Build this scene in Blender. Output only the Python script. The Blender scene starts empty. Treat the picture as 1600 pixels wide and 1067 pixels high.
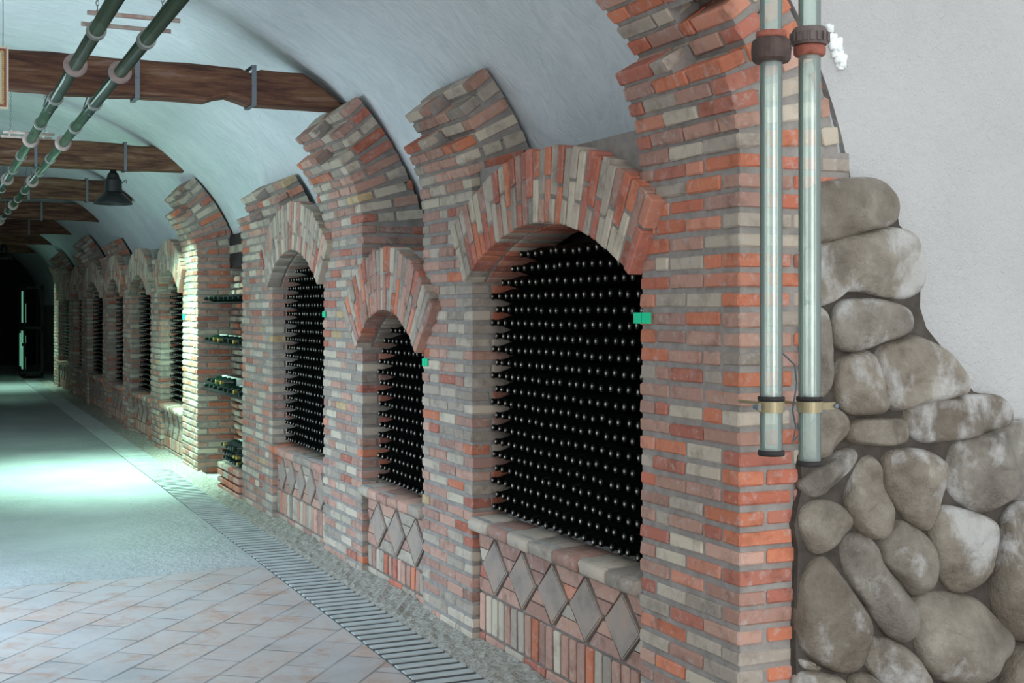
import bpy, math, random
from math import sin, cos, tan, atan, atan2, pi, sqrt, radians
from mathutils import Vector, Matrix, noise
random.seed(7)
S = bpy.context.scene
COL = S.collection
# ------------------------------------------------------------------ camera, world, lights
F, DW, H, HY = 2000.0, 2.76, 1.88, 482.0
TH = atan(910 / F)
cd = bpy.data.cameras.new('camera'); cam = bpy.data.objects.new('camera', cd); COL.objects.link(cam)
cam.location = (-DW, 0, H); cam.rotation_euler = (pi / 2, 0, -TH)
cd.sensor_width = 36; cd.lens = 36 * F / 1600; cd.shift_y = (HY - 533.5) / 1600.0
cd.clip_start = .05; cd.clip_end = 200
S.camera = cam
S.view_settings.view_transform = 'Standard'; S.view_settings.look = 'None'
S.view_settings.gamma = 1; S.view_settings.exposure = 0.22
W = bpy.data.worlds.new('daylight'); S.world = W; W.use_nodes = True
W.node_tree.nodes['Background'].inputs[0].default_value = (.87, .95, 1.0, 1)
W.node_tree.nodes['Background'].inputs[1].default_value = 1.05

def light(name, typ, loc, aim, energy, color, size=1, size_y=None, spot=None, blend=.5):
    d = bpy.data.lights.new(name, typ); o = bpy.data.objects.new(name, d); COL.objects.link(o)
    d.energy = energy; d.color = color
    if typ == 'AREA':
        d.size = size
        if size_y: d.shape = 'RECTANGLE'; d.size_y = size_y
    else: d.shadow_soft_size = size
    if spot: d.spot_size = spot; d.spot_blend = blend
    o.location = loc
    o.rotation_euler = (Vector(aim) - Vector(loc)).to_track_quat('-Z', 'Y').to_euler()
    return o
# daylight of the doorway behind the camera and of the side doors in the left wall, plus an added vault uplight
light('doorway_daylight', 'AREA', (-.8, -4.5, 2.5), (-.4, 5, 1.9), 260, (.95, .97, 1), 4, 3)
light('side_door_daylight', 'AREA', (-5.3, 8.2, 2.2), (-2.9, 8.4, 0), 125, (.62, .82, 1), 3.0, 2.6).data.spread = radians(95)
light('vault_uplight_fill', 'AREA', (-5.3, 9.6, 1.7), (-1.2, 12.0, 4.1), 62, (.72, .93, 1), 2.6, 1.2).data.spread = radians(110)  # added fill aimed up to brighten the vault, not a door's daylight
light('far_side_door_daylight', 'AREA', (-5.3, 19.0, 2.0), (-3, 19, 3), 40, (.62, .9, .95), 3.0, 2.4)

# ------------------------------------------------------------------ helpers
def floorpt(x, y):
    a = atan((x - 800) / F); r = H * F / (y - HY) / cos(a)
    return r * sin(TH + a) - DW, r * cos(TH + a)
def planeY(x, y, c):
    a = atan((x - 800) / F); dep = c / cos(TH + a) * cos(a)
    return c * tan(TH + a) - DW, H + (HY - y) / F * dep
def wallY(x, off=0):
    return (DW + off) / tan(TH + atan((x - 800) / F))

class MB:
    def __init__(s): s.v = []; s.f = []; s.m = []; s.c = []
    def add(s, vs, fs, mi=0, col=(1, 1, 1)):
        b = len(s.v); s.v += [tuple(v) for v in vs]; s.c += [col] * len(vs)
        for f in fs: s.f.append(tuple(b + i for i in f)); s.m.append(mi)
    def box(s, x0, x1, y0, y1, z0, z1, mi=0, col=(1, 1, 1)):
        s.add([(x0,y0,z0),(x1,y0,z0),(x1,y1,z0),(x0,y1,z0),(x0,y0,z1),(x1,y0,z1),(x1,y1,z1),(x0,y1,z1)],
              [(0,3,2,1),(4,5,6,7),(0,1,5,4),(1,2,6,5),(2,3,7,6),(3,0,4,7)], mi, col)
    def obox(s, c, U, V, Wv, a, b, d, mi=0, col=(1, 1, 1)):
        vs = [c + U*a*i + V*b*j + Wv*d*k for k in (-1, 1) for i, j in ((-1,-1),(1,-1),(1,1),(-1,1))]
        fl = [(0,3,2,1),(4,5,6,7),(0,1,5,4),(1,2,6,5),(2,3,7,6),(3,0,4,7)]
        if U.cross(V).dot(Wv) < 0: fl = [f[::-1] for f in fl]
        s.add(vs, fl, mi, col)
    def brick(s, c, U, V, Wv, a, b, d, col, ch=.006, jit=.0022, mi=0):
        k = random.uniform(.8, 1.3) * ch; k = min(k, a*.45, b*.45, d*.45)
        vs = []
        for t in BV:
            p = [t[0]*(a - (0 if t[3] == 0 else k)), t[1]*(b - (0 if t[3] == 1 else k)), t[2]*(d - (0 if t[3] == 2 else k))]
            j = Vector((random.uniform(-jit, jit), random.uniform(-jit, jit), random.uniform(-jit, jit)))
            vs.append(c + U*p[0] + V*p[1] + Wv*p[2] + j)
        fl = BF if U.cross(V).dot(Wv) > 0 else BFR
        s.add(vs, fl, mi, col)
    def prism(s, poly, fn, d0, d1, mi=0, col=(1,1,1)):
        n = len(poly)
        vs = [fn(p, d0) for p in poly] + [fn(p, d1) for p in poly]
        fs = [tuple(range(n))[::-1], tuple(range(n, 2*n))] + [(i, (i+1) % n, n+(i+1) % n, n+i) for i in range(n)]
        s.add(vs, fs, mi, col)
    def lathe(s, prof, M, n=16, mi=0, col=(1,1,1)):
        # prof = [(r, h)], axis local z
        vs = []; fs = []
        for r, h in prof:
            for i in range(n):
                a = 2*pi*i/n; vs.append(M @ Vector((r*cos(a), r*sin(a), h)))
        for k in range(len(prof)-1):
            for i in range(n):
                j = (i+1) % n; fs.append((k*n+i, k*n+j, (k+1)*n+j, (k+1)*n+i))
        fs.append(tuple(range(n))[::-1]); fs.append(tuple((len(prof)-1)*n+i for i in range(n)))
        s.add(vs, fs, mi, col)
    def tube(s, pts, r, n=8, mi=0, col=(1,1,1)):
        pts = [Vector(p) for p in pts]
        rings = []
        for i, p in enumerate(pts):
            t = (pts[min(i+1, len(pts)-1)] - pts[max(i-1, 0)]).normalized()
            up = Vector((0,0,1)) if abs(t.z) < .9 else Vector((1,0,0))
            u = t.cross(up).normalized(); w = u.cross(t)
            rings.append([p + (u*cos(2*pi*k/n) + w*sin(2*pi*k/n))*r for k in range(n)])
        vs = [v for R in rings for v in R]; fs = []
        for q in range(len(pts)-1):
            for i in range(n):
                j = (i+1) % n; fs.append((q*n+i, (q+1)*n+i, (q+1)*n+j, q*n+j))
        fs.append(tuple(range(n))); fs.append(tuple((len(pts)-1)*n+i for i in range(n))[::-1])
        s.add(vs, fs, mi, col)
    def build(s, name, mats, parent=None, smooth=False, loc=None, recalc=False):
        me = bpy.data.meshes.new(name)
        off = Vector(loc) if loc is not None else (parent_loc(parent) if parent else Vector((0,0,0)))
        me.from_pydata([tuple(Vector(v) - off) for v in s.v], [], s.f)
        if not isinstance(mats, (list, tuple)): mats = [mats]
        for m in mats: me.materials.append(m)
        me.polygons.foreach_set('material_index', s.m)
        at = me.attributes.new('bc', 'FLOAT_COLOR', 'POINT')
        at.data.foreach_set('color', [q for c in s.c for q in (c[0], c[1], c[2], 1)])
        if smooth: me.polygons.foreach_set('use_smooth', [True]*len(me.polygons))
        me.update()
        if recalc:
            import bmesh
            bm = bmesh.new(); bm.from_mesh(me); bmesh.ops.recalc_face_normals(bm, faces=bm.faces); bm.to_mesh(me); bm.free()
        o = bpy.data.objects.new(name, me); COL.objects.link(o)
        if parent: o.parent = parent
        elif loc is not None: o.location = loc
        return o
def parent_loc(p):
    v = Vector(p.location)
    while p.parent: p = p.parent; v += Vector(p.location)
    return v
BV = [(i, j, k, q) for i in (-1,1) for j in (-1,1) for k in (-1,1) for q in (0,1,2)]
def _bf():
    ix = {t: n for n, t in enumerate(BV)}; fs = []
    for q in range(3):
        o = [x for x in range(3) if x != q]
        for s_ in (-1, 1):
            cyc = []
            for a, b in ((-1,-1),(1,-1),(1,1),(-1,1)):
                t = [0,0,0]; t[q] = s_; t[o[0]] = a; t[o[1]] = b; cyc.append(ix[(*t, q)])
            fs.append(cyc)
        for a in (-1,1):
            for b in (-1,1):
                def P(sv, face):
                    t = [0,0,0]; t[q] = sv; t[o[0]] = a; t[o[1]] = b; return ix[(*t, face)]
                fs.append([P(-1,o[0]), P(1,o[0]), P(1,o[1]), P(-1,o[1])])
    for i in (-1,1):
        for j in (-1,1):
            for k in (-1,1): fs.append([ix[(i,j,k,0)], ix[(i,j,k,1)], ix[(i,j,k,2)]])
    out = []
    for f in fs:
        pts = []
        for n in f:
            t = BV[n]; pts.append(Vector([t[d]*(1 if t[3] == d else .8) for d in range(3)]))
        nrm = (pts[1]-pts[0]).cross(pts[2]-pts[0]); ce = sum(pts, Vector())/len(pts)
        out.append(tuple(f if nrm.dot(ce) > 0 else f[::-1]))
    return out
BF = _bf(); BFR = [f[::-1] for f in BF]
X, Y, Z = Vector((1,0,0)), Vector((0,1,0)), Vector((0,0,1))

def tag(o, label=None, cat=None, group=None, kind=None):
    if label: o['label'] = label
    if cat: o['category'] = cat
    if group: o['group'] = group
    if kind: o['kind'] = kind
    return o
def empty(name, loc, label, cat, group=None):
    o = bpy.data.objects.new(name, None); COL.objects.link(o); o.location = loc; o.empty_display_size = .1
    return tag(o, label, cat, group)
def ordn(n):
    return str(n) + ('th' if 10 <= n % 100 <= 20 else {1:'st',2:'nd',3:'rd'}.get(n % 10, 'th'))

# ------------------------------------------------------------------ materials
def mat(name, col=(.5,.5,.5), rough=.7, metal=0, spec=.5):
    m = bpy.data.materials.new(name); m.use_nodes = True; b = m.node_tree.nodes['Principled BSDF']
    b.inputs['Base Color'].default_value = (*col, 1); b.inputs['Roughness'].default_value = rough
    b.inputs['Metallic'].default_value = metal; b.inputs['Specular IOR Level'].default_value = spec
    return m
class N:
    def __init__(s, m): s.m = m; s.t = m.node_tree; s.b = s.t.nodes['Principled BSDF']
    def n(s, typ, **k):
        x = s.t.nodes.new(typ)
        for a, v in k.items(): setattr(x, a, v)
        return x
    def l(s, a, b): s.t.links.new(a, b)
    def coord(s, scale=(1,1,1), rot=(0,0,0)):
        g = s.n('ShaderNodeNewGeometry'); mp = s.n('ShaderNodeMapping')
        s.l(g.outputs['Position'], mp.inputs[0]); mp.inputs['Scale'].default_value = scale; mp.inputs['Rotation'].default_value = rot
        return mp.outputs[0]
    def noise(s, scale, det=5, rough=.6, vec=None, dist=0):
        x = s.n('ShaderNodeTexNoise'); x.inputs['Scale'].default_value = scale; x.inputs['Detail'].default_value = det
        x.inputs['Roughness'].default_value = rough; x.inputs['Distortion'].default_value = dist
        s.l(vec if vec is not None else s.coord(), x.inputs['Vector']); return x.outputs['Fac']
    def ramp(s, fac, stops):
        r = s.n('ShaderNodeValToRGB'); e = r.color_ramp.elements
        while len(e) < len(stops): e.new(.5)
        for q, (p, c) in zip(e, stops):
            q.position = p; q.color = (*c, 1) if len(c) == 3 else c
        s.l(fac, r.inputs[0]); return r.outputs[0]
    def mix(s, fac, a, b, mode='MIX'):
        x = s.n('ShaderNodeMix', data_type='RGBA', blend_type=mode)
        for v, i in ((fac, 0), (a, 6), (b, 7)):
            if isinstance(v, (int, float)): x.inputs[i].default_value = v
            elif isinstance(v, tuple): x.inputs[i].default_value = (*v, 1)
            else: s.l(v, x.inputs[i])
        return x.outputs[2]
    def bump(s, h, strength=.4, dist=.01, prev=None):
        x = s.n('ShaderNodeBump'); x.inputs['Strength'].default_value = strength; x.inputs['Distance'].default_value = dist
        s.l(h, x.inputs['Height'])
        if prev is not None: s.l(prev, x.inputs['Normal'])
        s.l(x.outputs[0], s.b.inputs['Normal']); return x.outputs[0]
    def col(s, c): s.l(c, s.b.inputs['Base Color'])

BW = (0, 0, 0); WW = (1, 1, 1)
def m_brick():
    m = mat('brick', rough=.85, spec=.25); n = N(m)
    a = n.n('ShaderNodeAttribute', attribute_name='bc')
    k = n.ramp(n.noise(9, 6, .65), [(.30, (.62,.60,.58)), (.5, (1,1,1)), (.75, (1.0,.96,.9))])
    c = n.mix(1.0, a.outputs['Color'], k, 'MULTIPLY')
    wash = n.ramp(n.noise(22, 5, .7), [(.53, BW), (.72, (.6,.6,.6))])     # lime smears
    c = n.mix(wash, c, (.46, .43, .40)); n.col(c)
    n.bump(n.noise(70, 4, .7), .5, .004, n.bump(n.noise(260, 2), .35, .0015))
    return m
def m_noise(name, stops, scale, rough=.85, bump=.4, bscale=60, bdist=.006, spec=.3, cscale=(1,1,1)):
    m = mat(name, rough=rough, spec=spec); n = N(m)
    v = n.coord(cscale)
    n.col(n.ramp(n.noise(scale, 6, .62, v), stops)); n.bump(n.noise(bscale, 5, .65, v), bump, bdist); return m
BRICK = m_brick()
MORTAR = m_noise('mortar', [(.3, (.22,.198,.178)), (.7, (.34,.31,.285))], 14, .95, .6, 90, .006)
PANELMORT = m_noise('panel_mortar', [(.3, (.15,.125,.11)), (.7, (.24,.20,.18))], 12, .95, .6, 90, .006)
DIAMOND = m_noise('diamond_tile', [(.3, (.25,.21,.18)), (.5, (.33,.27,.23)), (.72, (.40,.28,.22))], 9, .85, .35, 60, .004)
def m_vault():
    m = mat('vault_plaster', rough=.9, spec=.2); n = N(m)
    c = n.ramp(n.noise(.9, 4, .55), [(.3, (.60,.64,.66)), (.7, (.75,.79,.81))])
    st = n.noise(5, 4, .6, n.coord((.5, 1.6, 1.2), (0, 0, .5)), 1.5)
    c = n.mix(n.ramp(st, [(.42, BW), (.72, (.42,.42,.42))]), c, (.46,.53,.57)); n.col(c)
    n.bump(st, .45, .035, n.bump(n.noise(45, 4), .3, .004)); return m
VAULT = m_vault()
def m_plaster():
    m = mat('rough_wall_plaster', rough=.9, spec=.25); n = N(m)
    c = n.ramp(n.noise(1.3, 4, .5), [(.3, (.61,.595,.575)), (.7, (.69,.68,.66))]); n.col(c)
    n.bump(n.noise(24, 7, .72), 1.0, .03, n.bump(n.noise(90, 4), .6, .006)); return m
PLASTER = m_plaster()
def m_stone():
    m = mat('fieldstone', rough=.42, spec=.6); n = N(m)
    oi = n.n('ShaderNodeObjectInfo')
    base = n.ramp(n.noise(5, 7, .68), [(.28, (.10,.08,.062)), (.45, (.23,.195,.155)), (.6, (.32,.285,.235)), (.75, (.46,.42,.36))])
    tint = n.ramp(oi.outputs['Random'], [(0, (.62,.58,.53)), (.5, (.98,.95,.90)), (1, (.80,.82,.84))])
    c = n.mix(1, base, tint, 'MULTIPLY')
    pale = n.ramp(n.noise(4.2, 8, .62, n.coord((1,1,.7)), .15), [(.53, BW), (.63, (.7,.7,.7))])
    c = n.mix(pale, c, (.60,.59,.57)); n.col(c)
    n.bump(n.noise(12, 8, .72), .9, .03, n.bump(n.noise(60, 6, .7), .6, .006)); return m
STONE = m_stone()
STONEMORT = m_noise('stone_mortar', [(.3, (.045,.036,.03)), (.7, (.10,.085,.07))], 10, .95, .7, 60, .01)
def m_floor_tile():
    m = mat('floor_tile', rough=.42, spec=.6); n = N(m)
    v = n.coord((1,1,1), (0,0,radians(-51)))
    br = n.n('ShaderNodeTexBrick'); n.l(v, br.inputs['Vector'])
    br.inputs['Scale'].default_value = 1; br.inputs['Brick Width'].default_value = .50; br.inputs['Row Height'].default_value = .25
    br.inputs['Mortar Size'].default_value = .009; br.inputs['Mortar Smooth'].default_value = .3
    br.inputs['Color1'].default_value = (0,0,0,1); br.inputs['Color2'].default_value = (1,1,1,1); br.inputs['Mortar'].default_value = (.5,.5,.5,1)
    patch = n.noise(2.6, 5, .62, n.coord((1,.8,1)), .8)
    pal = n.ramp(patch, [(.28, (.30,.31,.32)), (.44, (.45,.44,.43)), (.52, (.47,.36,.31)), (.6, (.50,.48,.46)), (.74, (.52,.41,.36))])
    tile = n.ramp(br.outputs['Color'], [(0, (.30,.30,.31)), (.35, (.46,.44,.42)), (.6, (.50,.34,.27)), (.8, (.44,.43,.43)), (1, (.52,.41,.35))])
    c = n.mix(.45, pal, tile)
    c = n.mix(br.outputs['Fac'], c, (.20,.19,.185))
    smear = n.ramp(n.noise(2.2, 8, .7, n.coord((.8,1.2,1)), .4), [(.42, BW), (.62, (.62,.62,.62))])
    c = n.mix(smear, c, (.50,.49,.48))
    rust = n.ramp(n.noise(4.5, 6, .65, n.coord((1,1,3)), .5), [(.54, BW), (.66, (.6,.6,.6))])
    c = n.mix(rust, c, (.40,.22,.15)); n.col(c)
    inv = n.n('ShaderNodeInvert'); n.l(br.outputs['Fac'], inv.inputs['Color'])
    n.bump(n.noise(35, 5), .3, .004, n.bump(inv.outputs[0], .6, .006))
    return m
TILE = m_floor_tile()
CONCRETE = m_noise('worn_floor', [(.3, (.36,.385,.385)), (.7, (.47,.49,.49))], 1.4, .42, .9, 14, .02, .4)
OLDWOOD = None
def m_wood():
    m = mat('old_beam_wood', rough=.75, spec=.3); n = N(m)
    v = n.coord((.7, 6, 6))
    c = n.ramp(n.noise(3.0, 7, .65, v, .6), [(.28, (.03,.015,.012)), (.45, (.11,.05,.035)), (.58, (.20,.10,.055)), (.70, (.27,.18,.15))]); n.col(c)
    n.bump(n.noise(6, 6, .7, v), .8, .015); return m
WOOD = m_wood()
GLASSBLACK = mat('dark_bottle_glass', (.003,.0035,.003), .32, 0, .16)
GLASSGREEN = mat('green_bottle_glass', (.006,.022,.014), .08, 0, .8)
CAP = mat('crown_cap', (.50,.46,.38), .45, .3)
FOIL = mat('gold_foil', (.55,.42,.12), .35, .7)
DARKFOIL = mat('dark_foil', (.012,.03,.022), .3, .2)
LABELM = mat('paper_label', (.62,.66,.62), .7)
IRON = mat('iron', (.16,.19,.22), .5, .5)
BLACKMETAL = mat('black_lamp_metal', (.012,.012,.014), .5, .2)
RUBBER = m_noise('black_rubber', [(.3,(.012,.011,.011)),(.7,(.035,.03,.028))], 30, .6, .2)
REDRUBBER = m_noise('red_rubber', [(.3,(.20,.055,.035)),(.7,(.36,.12,.08))], 30, .6, .2)
BROWNGRIP = m_noise('brown_coupling', [(.3,(.035,.022,.018)),(.7,(.09,.055,.045))], 25, .55, .4)
GREYGRIP = m_noise('grey_brown_coupling', [(.3,(.08,.06,.055)),(.7,(.15,.115,.105))], 25, .5, .3)
PINKFL = m_noise('pink_flange', [(.3,(.30,.22,.215)),(.7,(.42,.34,.32))], 25, .45, .2)
GREYCOLL = mat('grey_collar', (.22,.23,.22), .4, .3)
BRASS = mat('dull_brass_clamp', (.33,.27,.16), .45, .6)
GREENCARD = mat('green_card', (.0,.62,.30), .6)
DARKWALL = mat('near_black_shade', (.02,.018,.017), .9)  # near-black colour paints in the shade of niche backs and far wall
GRATE = m_noise('grate_slat', [(.3,(.34,.37,.36)),(.7,(.48,.52,.51))], 6, .55, .3, 50, .003)
GRAVEL = m_noise('gravel', [(.3,(.22,.20,.17)),(.5,(.38,.36,.31)),(.7,(.52,.50,.45))], 40, .9, .9, 60, .02)
def m_glass(name, tint, body, milk):
    m = bpy.data.materials.new(name); m.use_nodes = True; t = m.node_tree; t.nodes.clear()
    o = t.nodes.new('ShaderNodeOutputMaterial'); tr = t.nodes.new('ShaderNodeBsdfTransparent'); tr.inputs[0].default_value = (*tint, 1)
    gl = t.nodes.new('ShaderNodeBsdfGlossy'); gl.inputs['Roughness'].default_value = .12; gl.inputs[0].default_value = (.9,1,.95,1)
    df = t.nodes.new('ShaderNodeBsdfDiffuse'); df.inputs[0].default_value = (*body, 1)
    lw = t.nodes.new('ShaderNodeLayerWeight'); lw.inputs[0].default_value = .35
    m1 = t.nodes.new('ShaderNodeMixShader'); m1.inputs[0].default_value = milk
    t.links.new(tr.outputs[0], m1.inputs[1]); t.links.new(df.outputs[0], m1.inputs[2])
    m2 = t.nodes.new('ShaderNodeMixShader'); t.links.new(lw.outputs['Fresnel'], m2.inputs[0])
    t.links.new(m1.outputs[0], m2.inputs[1]); t.links.new(gl.outputs[0], m2.inputs[2]); t.links.new(m2.outputs[0], o.inputs[0])
    return m
TUBEGLASS = m_glass('clear_tube_glass', (.95,.98,.96), (.75,.82,.78), .13)
PIPEGLASS = m_glass('green_pipe_glass', (.60,.74,.60), (.08,.14,.09), .30)

# brick colours
def lin(r, g, b):
    f = lambda c: ((c/255+.055)/1.055)**2.4 if c > 10 else c/255/12.92
    return (f(r), f(g), f(b))
P_RED = [lin(190,116,90), lin(184,110,88), lin(196,122,94), lin(176,110,94), lin(196,134,112), lin(168,108,92)]
P_PINK = [lin(178,140,124), lin(170,132,118), lin(186,148,132), lin(166,130,118)]
P_GREY = [lin(178,165,150), lin(166,154,141), lin(186,173,157), lin(158,146,134), lin(190,178,160)]
P_YEL = [lin(194,168,130), lin(186,160,124)]
def bcol(mix):
    r = random.random(); p = P_RED if r < mix[0] else P_PINK if r < mix[1] else P_GREY if r < mix[2] else P_YEL
    c = random.choice(p); k = random.uniform(.86, 1.12); return (c[0]*k, c[1]*k, c[2]*k)

# ------------------------------------------------------------------ profile of the vault
CX, CZ, RV, RI = -1.47, 1.93, 2.06, 1.59
BIG = 4.0; A1 = radians(52)
def vault_profile(n=60):
    pts = [(CX + RV, -0.02), (CX + RV, CZ)]
    for i in range(1, 19):
        a = A1*i/18; pts.append((CX + RV*cos(a), CZ + RV*sin(a)))
    c2 = (CX + RV*cos(A1) - BIG*cos(A1), CZ + RV*sin(A1) - BIG*sin(A1))
    for i in range(1, 15):
        a = A1 + (pi/2 - A1)*i/14; pts.append((c2[0] + BIG*cos(a), c2[1] + BIG*sin(a)))
    xm = c2[0]
    pts += [(2*xm - x, z) for x, z in reversed(pts[:-1])]
    return pts, xm
VP, XM = vault_profile()
XL = 2*XM - (CX + RV)
def build_vault():
    pts = [p for p in VP if p[1] >= 1.9]
    m = MB(); ys = [4.06 + i*.3 for i in range(139)]
    n = len(pts)
    for y in ys:
        for k, (x, z) in enumerate(pts):
            d = (noise.noise(Vector((x*1.3, y*.9, z*1.3))))*.02 if 0 < k < n-1 else 0
            m.v.append((x + d, y, z + d)); m.c.append((1,1,1))
    for i in range(len(ys)-1):
        for k in range(n-1):
            m.f.append((i*n+k, i*n+k+1, (i+1)*n+k+1, (i+1)*n+k)); m.m.append(0)
    o = m.build('ceiling', VAULT, smooth=True)
    md = o.modifiers.new('thickness', 'SOLIDIFY'); md.thickness = .12; md.offset = -1
    tag(o, 'bluish white plastered barrel vault over the tunnel', kind='structure')
    return o
build_vault()
YEND = 45.4
# ------------------------------------------------------------------ floor
m = MB(); m.box(-12, 4.5, -7, 9.28, -.12, 0); m.box(XL-.3, CX+RV+.3, 9.28, 9.6, -.12, 0); o = m.build('floor', TILE); tag(o, 'diagonal worn terracotta and grey paving of the tunnel entrance', kind='structure')
m = MB()
nx, ny = 30, 160
x0, x1, y0, y1 = XL - .3, CX + RV + .3, 9.28, 45.6
for j in range(ny+1):
    for i in range(nx+1):
        x = x0 + (x1-x0)*i/nx; y = y0 + (y1-y0)*j/ny
        e = .002*noise.noise(Vector((x*3, y*3, 0))) + (.003 if j else .0008)
        if j == 0: y += .10*noise.noise(Vector((x*1.7, 3, 1))) - .03
        m.v.append((x, y, e)); m.c.append((1,1,1))
for j in range(ny):
    for i in range(nx): m.f.append((j*(nx+1)+i, j*(nx+1)+i+1, (j+1)*(nx+1)+i+1, (j+1)*(nx+1)+i)); m.m.append(0)
o = m.build('floor.001', CONCRETE, smooth=True); md = None
tag(o, 'smooth worn grey floor deeper in the tunnel', kind='structure')

# ------------------------------------------------------------------ walls of the shell
m = MB(); m.box(CX+RV-.02, CX+RV+.25, 4.3, YEND, 0, 1.98); tag(m.build('wall_right', MORTAR), 'mortar wall behind the brick niches', kind='structure')
m = MB()
for a, b in ((4.1, 7.4), (10.6, 17.4), (20.6, YEND)): m.box(XL-.25, XL+.02, a, b, 0, 1.98)
for a, b in ((7.4, 10.6), (17.4, 20.6)): m.box(XL-.25, XL+.02, a, b, 1.9, 1.98)
tag(m.build('wall_left', PLASTER), 'plastered left tunnel wall with side door openings', kind='structure')
m = MB(); m.box(XL-.3, CX+RV+.3, YEND, YEND+.3, 0, 4.6); tag(m.build('wall_back', DARKWALL), 'far end wall of the tunnel, coloured near black for its shade', kind='structure')
# entrance wall beside the corner pier: plaster outside the rib's curve
prof = [(x, z) for x, z in VP if x > -2.7]
poly = [(x + (.0 if z > 1.95 else 0), z) for x, z in prof if z >= 0] 
poly = [(.52, 0)] + [(min(x, .52) if z < 2 else x, z) for x, z in poly if z > 1.9 and z < 4.3] 
poly += [(-2.0, 4.9), (3.2, 4.9), (3.2, 0)]
m = MB(); m.prism(poly, lambda p, d: (p[0], d, p[1]), 4.03, 4.3)
wf = m.build('wall_front', PLASTER, recalc=True); tag(wf, 'rough pale grey plastered entrance wall right of the corner pier', kind='structure')
m = MB()
for px, py, r in ((1302,55,.022),(1306,68,.026),(1310,80,.022),(1314,92,.026),(1318,101,.022),(1300,46,.016)):
    x, z = planeY(px, py, 4.02)
    for q in range(3):
        c = Vector((x + random.uniform(-.012,.012), 4.025, z + random.uniform(-.012,.012)))
        m.brick(c, X, Y, Z, r*random.uniform(.5,.9), .012, r*random.uniform(.6,1), (1,1,1), .008, .006)
m.build('white_filler_patch', mat('white_filler', (.85,.87,.86), .8), wf, smooth=True)['label'] = 'white lumpy filler patch'

# ------------------------------------------------------------------ brick piers with vault ribs
BH, CP, JT = .0265, .075, .014
def course_rect(m, z, y0, y1, x0, x1, par, mix, both=True, ax=None):
    """One course of a rectangular pier: front face x0 (faces -x), near side y0. ax maps (x,y) + z to frames for ribs."""
    def put(xa, xb, ya, yb):
        if xb - xa < .02 or yb - ya < .02: return
        c = Vector(((xa+xb)/2, (ya+yb)/2, z + random.uniform(-.002,.002)))
        d = random.uniform(-.003,.004) if xa <= x0 + .001 else 0
        c.x -= d
        if ya <= y0 + .001: c.y -= random.uniform(-.003,.004)
        m.brick(c, X, Y, Z, (xb-xa)/2, (yb-ya)/2, BH + random.uniform(-.002,.002), bcol(MIXS if (ya <= y0 + .001 and xa > x0 + .01) else mix))
    side = (y0,) if not both else (y0, y1 - .115)
    L = .24
    front0 = y0 if par == 0 else y0 + .115 + JT
    front1 = y1 if (par == 0 or not both) else y1 - .115 - JT
    if par:                                        # corner bricks laid into the wall
        for s in side:
            xx = x0
            while xx < x1 - .02:
                put(xx, min(xx + L, x1), s, s + .115); xx += L + JT
    else:
        for s in side:
            xx = x0 + .115 + JT
            while xx < x1 - .02:
                put(xx, min(xx + L, x1), s, s + .115); xx += L + JT
    yy = front0; first = True
    while yy < front1 - .03:
        e = yy + (L if not (first and random.random() < .15) else L/2)
        if random.random() < .12: e = yy + .115
        e = min(e, front1)
        if front1 - e < .07: e = front1
        put(x0, x0 + .115, yy, e); yy = e + JT; first = False

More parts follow.
